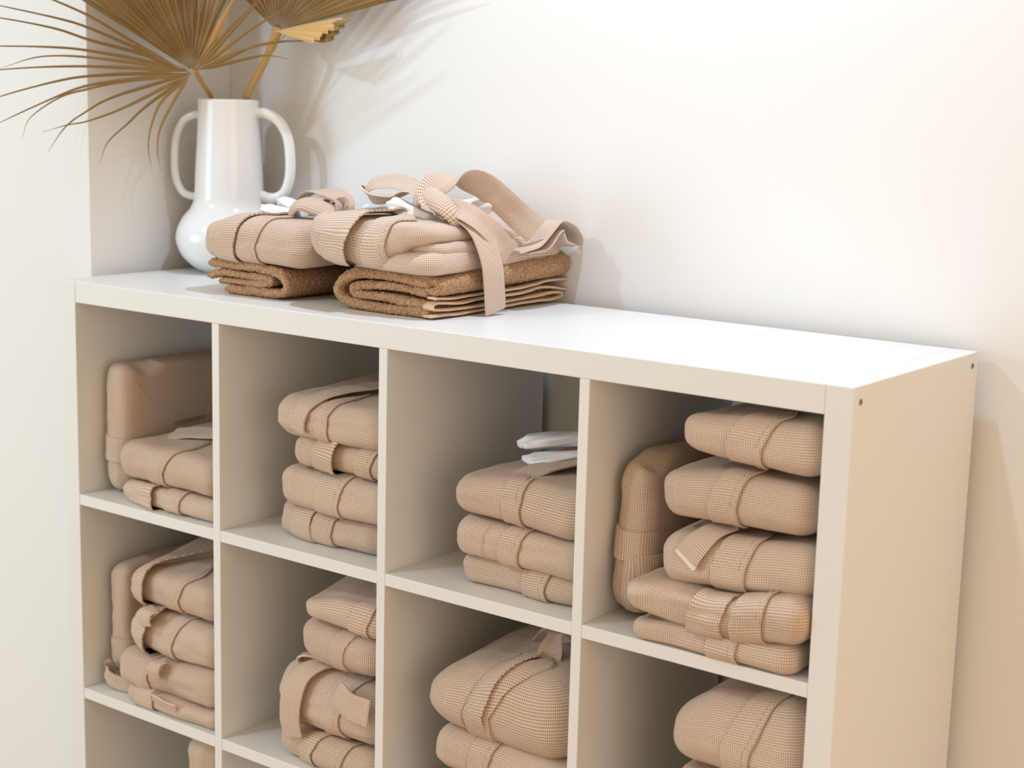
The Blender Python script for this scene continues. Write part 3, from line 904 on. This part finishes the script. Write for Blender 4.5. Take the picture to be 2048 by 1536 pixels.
S.mesh('robe_body', M_robe, t)
S.strip('collar', M_robe, t, 0.0, 5.6, -0.5, S.A + 8, 0.4, 1.5, slope=0.55, slope1=0.6, ncol=9)
S.strip('lapel_band', M_robe, t, 8.2, 12.4, -2.2, S.A + 7, 0.6, 0.32, slope=0.4, ncol=8)
for q in (12.5, 11.75):
    S.seam('piping', M_robe2, t, q, -2, S.A + 7, off=0.3, slope=0.4)
# back right corner: layers of cloth folded open
ribbon('corner_fold', [(77.2, 24.5, 9.0), (77.8, 28.5, 9.8), (77.8, 32.0, 12.0), (77.6, 34.6, 13.3), (77.9, 37.4, 12.6), (77.8, 38.8, 11.6), (77.6, 39.8, 10.8), (77.2, 40.4, 10.0)],
       [(1, 0, 0.1)] * 8, 4.6, M_robe, t, thick=0.5, ncol=9)
ribbon('corner_fold', [(77.0, 27.0, 8.6), (77.6, 31.0, 9.2), (77.6, 34.0, 11.4), (77.4, 35.2, 11.6), (77.5, 36.2, 10.0), (77.2, 38.6, 9.4)],
       [(1, 0, 0.1)] * 6, 4.4, M_robe, t, thick=0.5, ncol=9)

belt = [
 ('belt_loop', [(69.8, 17.0, 16.4), (65.9, 17.0, 17.9), (60.5, 18.0, 19.0), (55.4, 19.0, 18.8), (52.3, 19.4, 17.7), (52.9, 18.6, 16.6), (56.2, 17.4, 16.3), (60.7, 16.4, 16.9), (64.2, 15.8, 17.7), (67.6, 15.7, 16.9), (70.2, 16.0, 15.9)],
  [(0.4, -0.8, -0.35)] * 2 + [(0.35, -0.8, -0.55)] * 3 + [(0.35, -0.8, 0.4)] * 2 + [(0.35, -0.8, 0.1)] * 4, 3.4, dict(cup=0.25)),
 ('belt_end', [(71.9, 14.5, 15.4), (70.2, 13.9, 17.2), (69.8, 15.0, 19.0), (71.0, 18.0, 20.1), (73.4, 21.6, 19.3), (75.4, 24.3, 16.9), (77.0, 26.5, 14.5), (79.2, 28.3, 12.2)],
  [(0.62, 0.46, -0.6), (0.64, 0.48, -0.5), (0.7, 0.5, -0.35), (0.75, 0.55, 0.0), (0.75, 0.58, 0.3), (0.72, 0.56, 0.4), (0.72, 0.56, 0.42), (0.72, 0.56, 0.42)], 4.2, dict(thick=0.45)),
 ('knot', [(66.6, 15.6, 16.6), (68.0, 14.6, 17.5), (70.6, 13.8, 17.2), (73.0, 13.5, 16.1), (74.0, 14.0, 14.9), (73.4, 15.4, 13.9), (72.0, 16.4, 13.6)],
  [(0.5, -0.7, -0.8), (0.4, -0.7, -0.7), (0.45, -0.6, -0.7), (0.45, -0.6, -0.75), (0.5, -0.6, -0.7), (0.5, -0.6, -0.5), (0.5, -0.5, -0.2)], 3.2, dict(cup=0.8, thick=0.8)),
 ('belt_strand', [(71.8, 14.4, 15.8), (74.6, 14.8, 15.9), (77.2, 15.6, 14.8), (78.6, 17.6, 12.9), (79.0, 20.6, 10.4), (78.8, 22.4, 8.8)],
  [(0.3, 0.7, 0.7), (0.3, 0.8, 0.55), (0.3, 0.9, 0.4), (0.15, 0.95, 0.2), (0.1, 1, 0.1), (0.1, 1, 0)], 3.4, dict(cup=0.3)),
 ('belt_end', [(72.0, 15.6, 14.8), (75.4, 16.2, 14.3), (77.9, 16.6, 12.2), (79.1, 17.2, 8.8), (79.3, 18.0, 4.7), (78.9, 18.9, 0.6)],
  [(0.3, 0.9, 0.1), (0.2, 0.95, 0.05), (0.1, 1, 0.05), (0.05, 1, 0.05), (0.05, 1, 0.05), (0.05, 1, 0.05)], 4.5, dict(thick=0.45)),
]
for nm, P, D, wd, kw in belt:
    ribbon(nm, P, D, wd, M_robe, t, **kw)
t = thing('white_slippers', 'pair of folded white slippers tucked under the big bow', 'slippers', (66, 17, 14.5))
pouch(t, 'slipper', [(61.4, 14.6, 15.7), (62.9, 14.6, 15.6), (66.0, 14.4, 14.7), (70.0, 14.2, 14.0)], 4.6, 2.6, M_satin, 7)
pouch(t, 'slipper', [(74.9, 25.4, 16.6), (73.0, 24.6, 16.2), (70.6, 23.4, 15.7), (67.0, 22.0, 15.0)], 4.6, 2.8, M_satin, 8)

# ------------------------------------------------------------------ vase
VX, VY = 9.8, 29.6
vase = thing('vase', 'white glazed two handled vase with a round belly on the left of the shelf', 'vase', (VX, VY, 0))
prof = [(0, 0.02), (4.4, 0.02), (5.0, 0.25), (6.6, 1.1), (8.5, 3.0), (9.5, 5.6), (9.3, 7.8), (8.2, 10.0), (7.0, 11.4), (6.35, 12.8), (6.15, 14.5), (6.0, 18), (5.7, 23), (5.45, 27.5),
        (5.4, 30.2), (5.3, 30.75), (5.0, 30.85), (4.8, 30.5), (4.8, 27), (5.0, 20), (5.2, 14), (5.0, 12.5), (0, 12.3)]
pc = catmull([Vector((r, 0, z)) for r, z in prof], 4)
NS = 64
V, F = [], []
for p in pc:
    for k in range(NS):
        a = 2 * math.pi * k / NS
        r = max(p.x, 0.001) * (1 + 0.006 * noise.noise(Vector((math.cos(a), math.sin(a), p.z * 0.2))))
        V.append((VX + r * math.cos(a), VY + r * math.sin(a), p.z))
for i in range(len(pc) - 1):
    for k in range(NS):
        m = (k + 1) % NS
        F.append((i * NS + k, i * NS + m, (i + 1) * NS + m, (i + 1) * NS + k))
link_mesh('vase_body', V, F, M_vase, vase, None, True, W(VX, VY, 0))
hr = Vector((0.89, 0.45, 0))
def handle(sign, pts, rad):
    d = hr * sign
    P = [Vector((VX, VY, 0)) + d * r + Vector((0, 0, z)) for r, z in pts]
    C = catmull(P, 8)
    n = len(C)
    tube('handle', C, rad, M_vase, vase, 14, [rad * (1.12 if min(i, n - 1 - i) < 3 else 1) for i in range(n)])
handle(1, [(5.0, 28.6), (7.0, 28.5), (9.4, 27.2), (11.0, 24.4), (11.5, 20.5), (11.3, 17.0), (10.3, 14.6), (8.4, 13.6), (5.9, 13.9)], 0.95)
handle(-1, [(5.0, 28.0), (6.6, 27.9), (8.6, 26.8), (9.9, 24.0), (10.3, 20.0), (10.0, 16.4), (8.8, 14.2), (7.2, 13.5), (5.9, 13.5)], 0.72)

# ------------------------------------------------------------------ dried palm leaves
def leaflet(parent, P, half, mat, nrm, fold=0.45, n=5):
    """one blade: half = [(fraction, half width cm)], V-folded along its midrib"""
    C = catmull(P, n)
    m = len(C)
    V, F, UV = [], [], []
    acc = 0.0
    L = sum((C[i + 1] - C[i]).length for i in range(m - 1))
    nv = Vector(nrm).normalized()
    for i, c in enumerate(C):
        if i:
            acc += (C[i] - C[i - 1]).length
        tg = (C[min(i + 1, m - 1)] - C[max(i - 1, 0)]).normalized()
        w = tg.cross(nv).normalized()
        h = interp(half, acc / L)
        th = 0.05
        V += [c - w * h, c + nv * (fold * h), c + w * h, c + nv * (fold * h - th) if h > 0.1 else c - nv * th]
        UV.append((h, acc))
    FU = []
    for i in range(m - 1):
        a, b = i * 4, (i + 1) * 4
        for k in range(4):
            q = (k + 1) % 4
            F.append((a + k, a + q, b + q, b + k))
            ua = [-UV[i][0], 0, UV[i][0], 0]
            ub = [-UV[i + 1][0], 0, UV[i + 1][0], 0]
            FU += [(ua[k], UV[i][1]), (ua[q], UV[i][1]), (ub[q], UV[i + 1][1]), (ub[k], UV[i + 1][1])]
    F.append((0, 3, 2, 1)); FU += [(0, 0)] * 4
    e = (m - 1) * 4
    F.append((e, e + 1, e + 2, e + 3)); FU += [(0, 0)] * 4
    return link_mesh('leaflet', V, F, mat, parent, FU, False, C[0] * CM + Vector((0, 0, HT)))

H1 = Vector((10.1, 21.0, 35.5))
leaf1 = thing('palm_leaf', 'dried fan palm leaf with long drooping strands hanging left over the vase', 'dried leaf', (8.6, 28.0, 20), 'dried palm leaves in the vase')
tube('stem', catmull([H1 + Vector((0.1, 0.2, 0.3)), (9.2, 24.4, 33.0), (8.6, 27.0, 30.2), (8.3, 28.6, 22), (7.6, 29.4, 14.2)], 6), 0.42, M_stem, leaf1, 8)
N1 = (0.8, -0.6, 0.0)
L1 = [[(9.6, 20.3, 34.4), (7.5, 17.5, 28.4), (6.6, 16.3, 24.9), (6.4, 16.1, 21.1), (6.8, 16.6, 18.2)], [(9.4, 20.1, 34.2), (7.0, 16.9, 30.5), (6.0, 15.5, 27.0), (5.5, 14.8, 22.7), (5.8, 15.3, 18.5)], [(9.3, 20.0, 34.2), (6.5, 16.2, 30.9), (4.6, 13.7, 28.3), (3.4, 12.1, 26.3), (1.4, 9.4, 23.1), (0.6, 8.3, 19.6)], [(9.1, 19.6, 34.4), (3.2, 11.8, 29.1), (-0.6, 6.8, 26.6), (-2.6, 4.1, 25.9), (-5.0, 0.8, 24.6)], [(9.1, 19.6, 34.7), (2.2, 10.5, 30.9), (-0.8, 6.5, 28.1), (-2.8, 3.8, 25.5), (-4.6, 1.4, 21.2)], [(9.1, 19.6, 34.8), (3.2, 11.9, 33.5), (-0.3, 7.2, 32.1), (-3.2, 3.2, 30.5), (-6.2, -0.7, 27.0), (-7.0, -1.8, 23.7)], [(8.9, 19.4, 35.0), (5.3, 14.6, 34.9), (-0.2, 7.2, 34.2), (-3.7, 2.6, 33.1), (-9.1, -4.5, 30.4), (-12.0, -8.4, 28.1)], [(8.8, 19.3, 34.8), (5.3, 14.6, 34.2), (-0.2, 7.2, 32.7), (-3.7, 2.6, 30.5), (-9.1, -4.6, 26.1), (-10.6, -6.6, 24.4)], [(8.6, 19.0, 35.4), (5.3, 14.6, 35.7), (-0.2, 7.3, 35.8), (-4.6, 1.4, 35.5), (-9.0, -4.4, 34.8), (-11.9, -8.3, 33.8)], [(8.3, 18.6, 35.6), (5.3, 14.6, 36.4), (-0.2, 7.3, 37.3), (-3.6, 2.7, 37.4), (-6.1, -0.5, 36.8), (-9.0, -4.4, 35.0)], [(8.3, 18.6, 35.8), (5.3, 14.6, 37.0), (-0.2, 7.3, 38.4), (-3.6, 2.8, 38.8), (-8.9, -4.3, 38.7), (-12.7, -9.4, 38.3)], [(8.1, 18.3, 36.0), (5.3, 14.6, 38.0), (-0.2, 7.3, 40.2), (-3.6, 2.8, 41.9), (-8.8, -4.2, 43.3), (-12.6, -9.3, 43.6)], [(7.8, 18.0, 36.3), (4.8, 13.9, 38.8), (-0.1, 7.4, 42.1), (-3.0, 3.5, 43.5), (-8.8, -4.2, 45.3), (-11.6, -7.9, 46.0)], [(7.6, 17.6, 36.9), (3.3, 12.0, 40.8), (-0.1, 7.4, 44.1), (-3.7, 2.6, 46.6), (-6.8, -1.6, 48.2), (-10.6, -6.6, 49.3)]]
R1 = [[(11.1, 21.8, 35.9), (14.5, 24.5, 36.9), (19.2, 28.2, 38.4), (21.3, 29.8, 38.4), (23.0, 31.2, 38.0)], [(11.1, 21.8, 36.0), (14.5, 24.5, 37.7), (17.9, 27.2, 39.8), (21.9, 30.4, 40.9), (26.0, 33.6, 41.2), (29.2, 36.1, 41.5)], [(11.1, 21.8, 36.0), (14.2, 24.2, 38.0), (17.2, 26.6, 39.5), (20.9, 29.6, 40.7), (23.3, 31.4, 42.5)], [(11.1, 21.8, 36.4), (13.8, 24.0, 38.8), (17.9, 27.2, 42.8), (21.9, 30.4, 46.1), (24.6, 32.5, 48.9)], [(11.1, 21.8, 36.4), (13.2, 23.4, 39.2), (16.5, 26.1, 44.0), (19.3, 28.2, 47.8), (21.3, 29.8, 50.4)], [(11.0, 21.7, 36.6), (12.8, 23.2, 39.6), (15.5, 25.3, 43.5), (17.9, 27.2, 46.5), (19.9, 28.8, 49.5)]]
for k, P in enumerate(L1):
    leaflet(leaf1, [H1 + (Vector(P[0]) - H1) * 0.3] + P, [(0, 0.06), (0.16, 0.34), (0.3, 0.3), (0.55, 0.2), (0.75, 0.13), (1, 0.03)], M_leaf, N1)
for k, P in enumerate(R1):
    leaflet(leaf1, [H1 + (Vector(P[0]) - H1) * 0.3] + P, [(0, 0.06), (0.2, 0.36), (0.45, 0.26), (1, 0.05)], M_leaf, N1)
NF = 25
AX = Vector((0.6, 0.8, 0.0))
for k in range(NF):
    a = math.radians(146 - (146 - 64) * k / (NF - 1))
    d = AX * math.cos(a) + Vector((0, 0, 1)) * math.sin(a)
    dz = (k % 2 - 0.5) * 0.12
    off = Vector(N1) * dz
    Ln = 40 + 4 * math.sin(k * 1.7)
    dr = Vector((0, 0, -1)) * (abs(math.cos(a)) * 1.5)
    P = [H1 + d * 0.6, H1 + d * 7 + off, H1 + d * 14 + off, H1 + d * 25 + off + dr * 0.4, H1 + d * Ln + dr * 2]
    P = [p + Vector((0.59, -0.79, 0)) * (0.16 * (p - H1).length) for p in P]
    g = math.radians(82 / (NF - 1)) * 0.5
    if a < math.radians(87):        # the right hand blades hang free of each other
        leaflet(leaf1, P, [(0, 0.6 * g), (4 / Ln, 4.1 * g), (9 / Ln, 0.28), (25 / Ln, 0.3), (1, 0.05)], M_leaf, N1, fold=0.8)
        continue
    leaflet(leaf1, P, [(0, 0.6 * g), (7 / Ln, 7.2 * g), (14 / Ln, 13.6 * g), (18 / Ln, 15 * g), (25 / Ln, 13 * g), (1, 0.1)], M_leaf, N1, fold=1.1)
# the broad brown folded blade on the right of the fan
leaflet(leaf1, [H1 + Vector((0.2, 0.2, 0.6)), (11.4, 22.6, 38.6), (13.0, 23.4, 41.6), (14.8, 24.2, 45.0), (16.6, 25.0, 48.4)], [(0, 0.1), (0.3, 0.7), (0.5, 0.75), (0.75, 0.4), (1, 0.2)], M_stem, N1, fold=0.5)

H2 = Vector((20.4, 31.0, 42.8))
leaf2 = thing('palm_leaf', 'dried fan palm leaf on a thick stem leaning right with one folded lobe', 'dried leaf', (13, 31, 20), 'dried palm leaves in the vase')
st = catmull([H2 + Vector((0.2, 0, 0.6)), H2 + Vector((-0.3, 0, -1.2)), (17.0, 30.8, 36.5), (13.3, 30.4, 30.8), (11.8, 30.3, 23), (11.0, 30.2, 14.0)], 6)
tube('stem', st, 0.62, M_stem, leaf2, 8, [1.0 if i < 5 else (0.85 if i < 9 else 0.66) for i in range(len(st))], 0.7)
N2 = Vector((0.121, -0.985, 0.12)).normalized()
UX = Vector((0.992, 0.125, 0)).normalized()
UZ = N2.cross(UX).normalized()
if UZ.z < 0:
    UZ = -UZ
NF = 34
for k in range(NF):
    a = math.radians(142 - (142 - 13) * k / (NF - 1))
    d = UX * math.cos(a) + UZ * math.sin(a)
    off = N2 * ((k % 2 - 0.5) * 0.12)
    Ln = 37 + 3 * math.sin(k * 2.3)
    P = [H2 + d * 0.6, H2 + d * 5 + off, H2 + d * 12 + off, H2 + d * 24 + off, H2 + d * Ln - Vector((0, 0, 1.5))]
    g = math.radians(129 / (NF - 1)) * 0.5
    leaflet(leaf2, P, [(0, 0.6 * g), (5 / Ln, 5.3 * g), (12 / Ln, 12 * g), (20 / Ln, 19 * g), (25 / Ln, 17 * g), (1, 0.1)], M_leaf, N2, fold=1.0)
# folded lobe: a pleated flap with a ragged end
HL = H2 + Vector((0.6, -0.9, -0.1))
NLb = 7
for k in range(NLb):
    f = k / (NLb - 1)
    end = Vector((30.6, 29.9, 41.0)).lerp(Vector((35.6, 31.4, 44.4)), f) + Vector((0.35 * math.sin(k * 2.1), 0, 0))
    mid = HL.lerp(end, 0.55) + Vector((0, -0.3, 0))
    w = (Vector((35.6, 31.4, 44.4)) - Vector((30.6, 29.9, 41.0))).length / (NLb - 1) * 0.5
    leaflet(leaf2, [HL, mid, end], [(0, 0.05), (0.5, w * 0.55), (1, w * 1.02)], M_leaf2, N2, fold=0.3)
for k in range(4):
    a = Vector((31.8 + k * 1.2, 31.0, 41.2 + k * 0.95))
    leaflet(leaf2, [HL.lerp(a, 0.6) + Vector((0, 0.9, 0)), a, a + Vector((1.6, 0.7, 0.35 + 0.1 * k))], [(0, 0.3), (0.6, 0.5), (1, 0.35)], M_leaf, N2, fold=0.4)
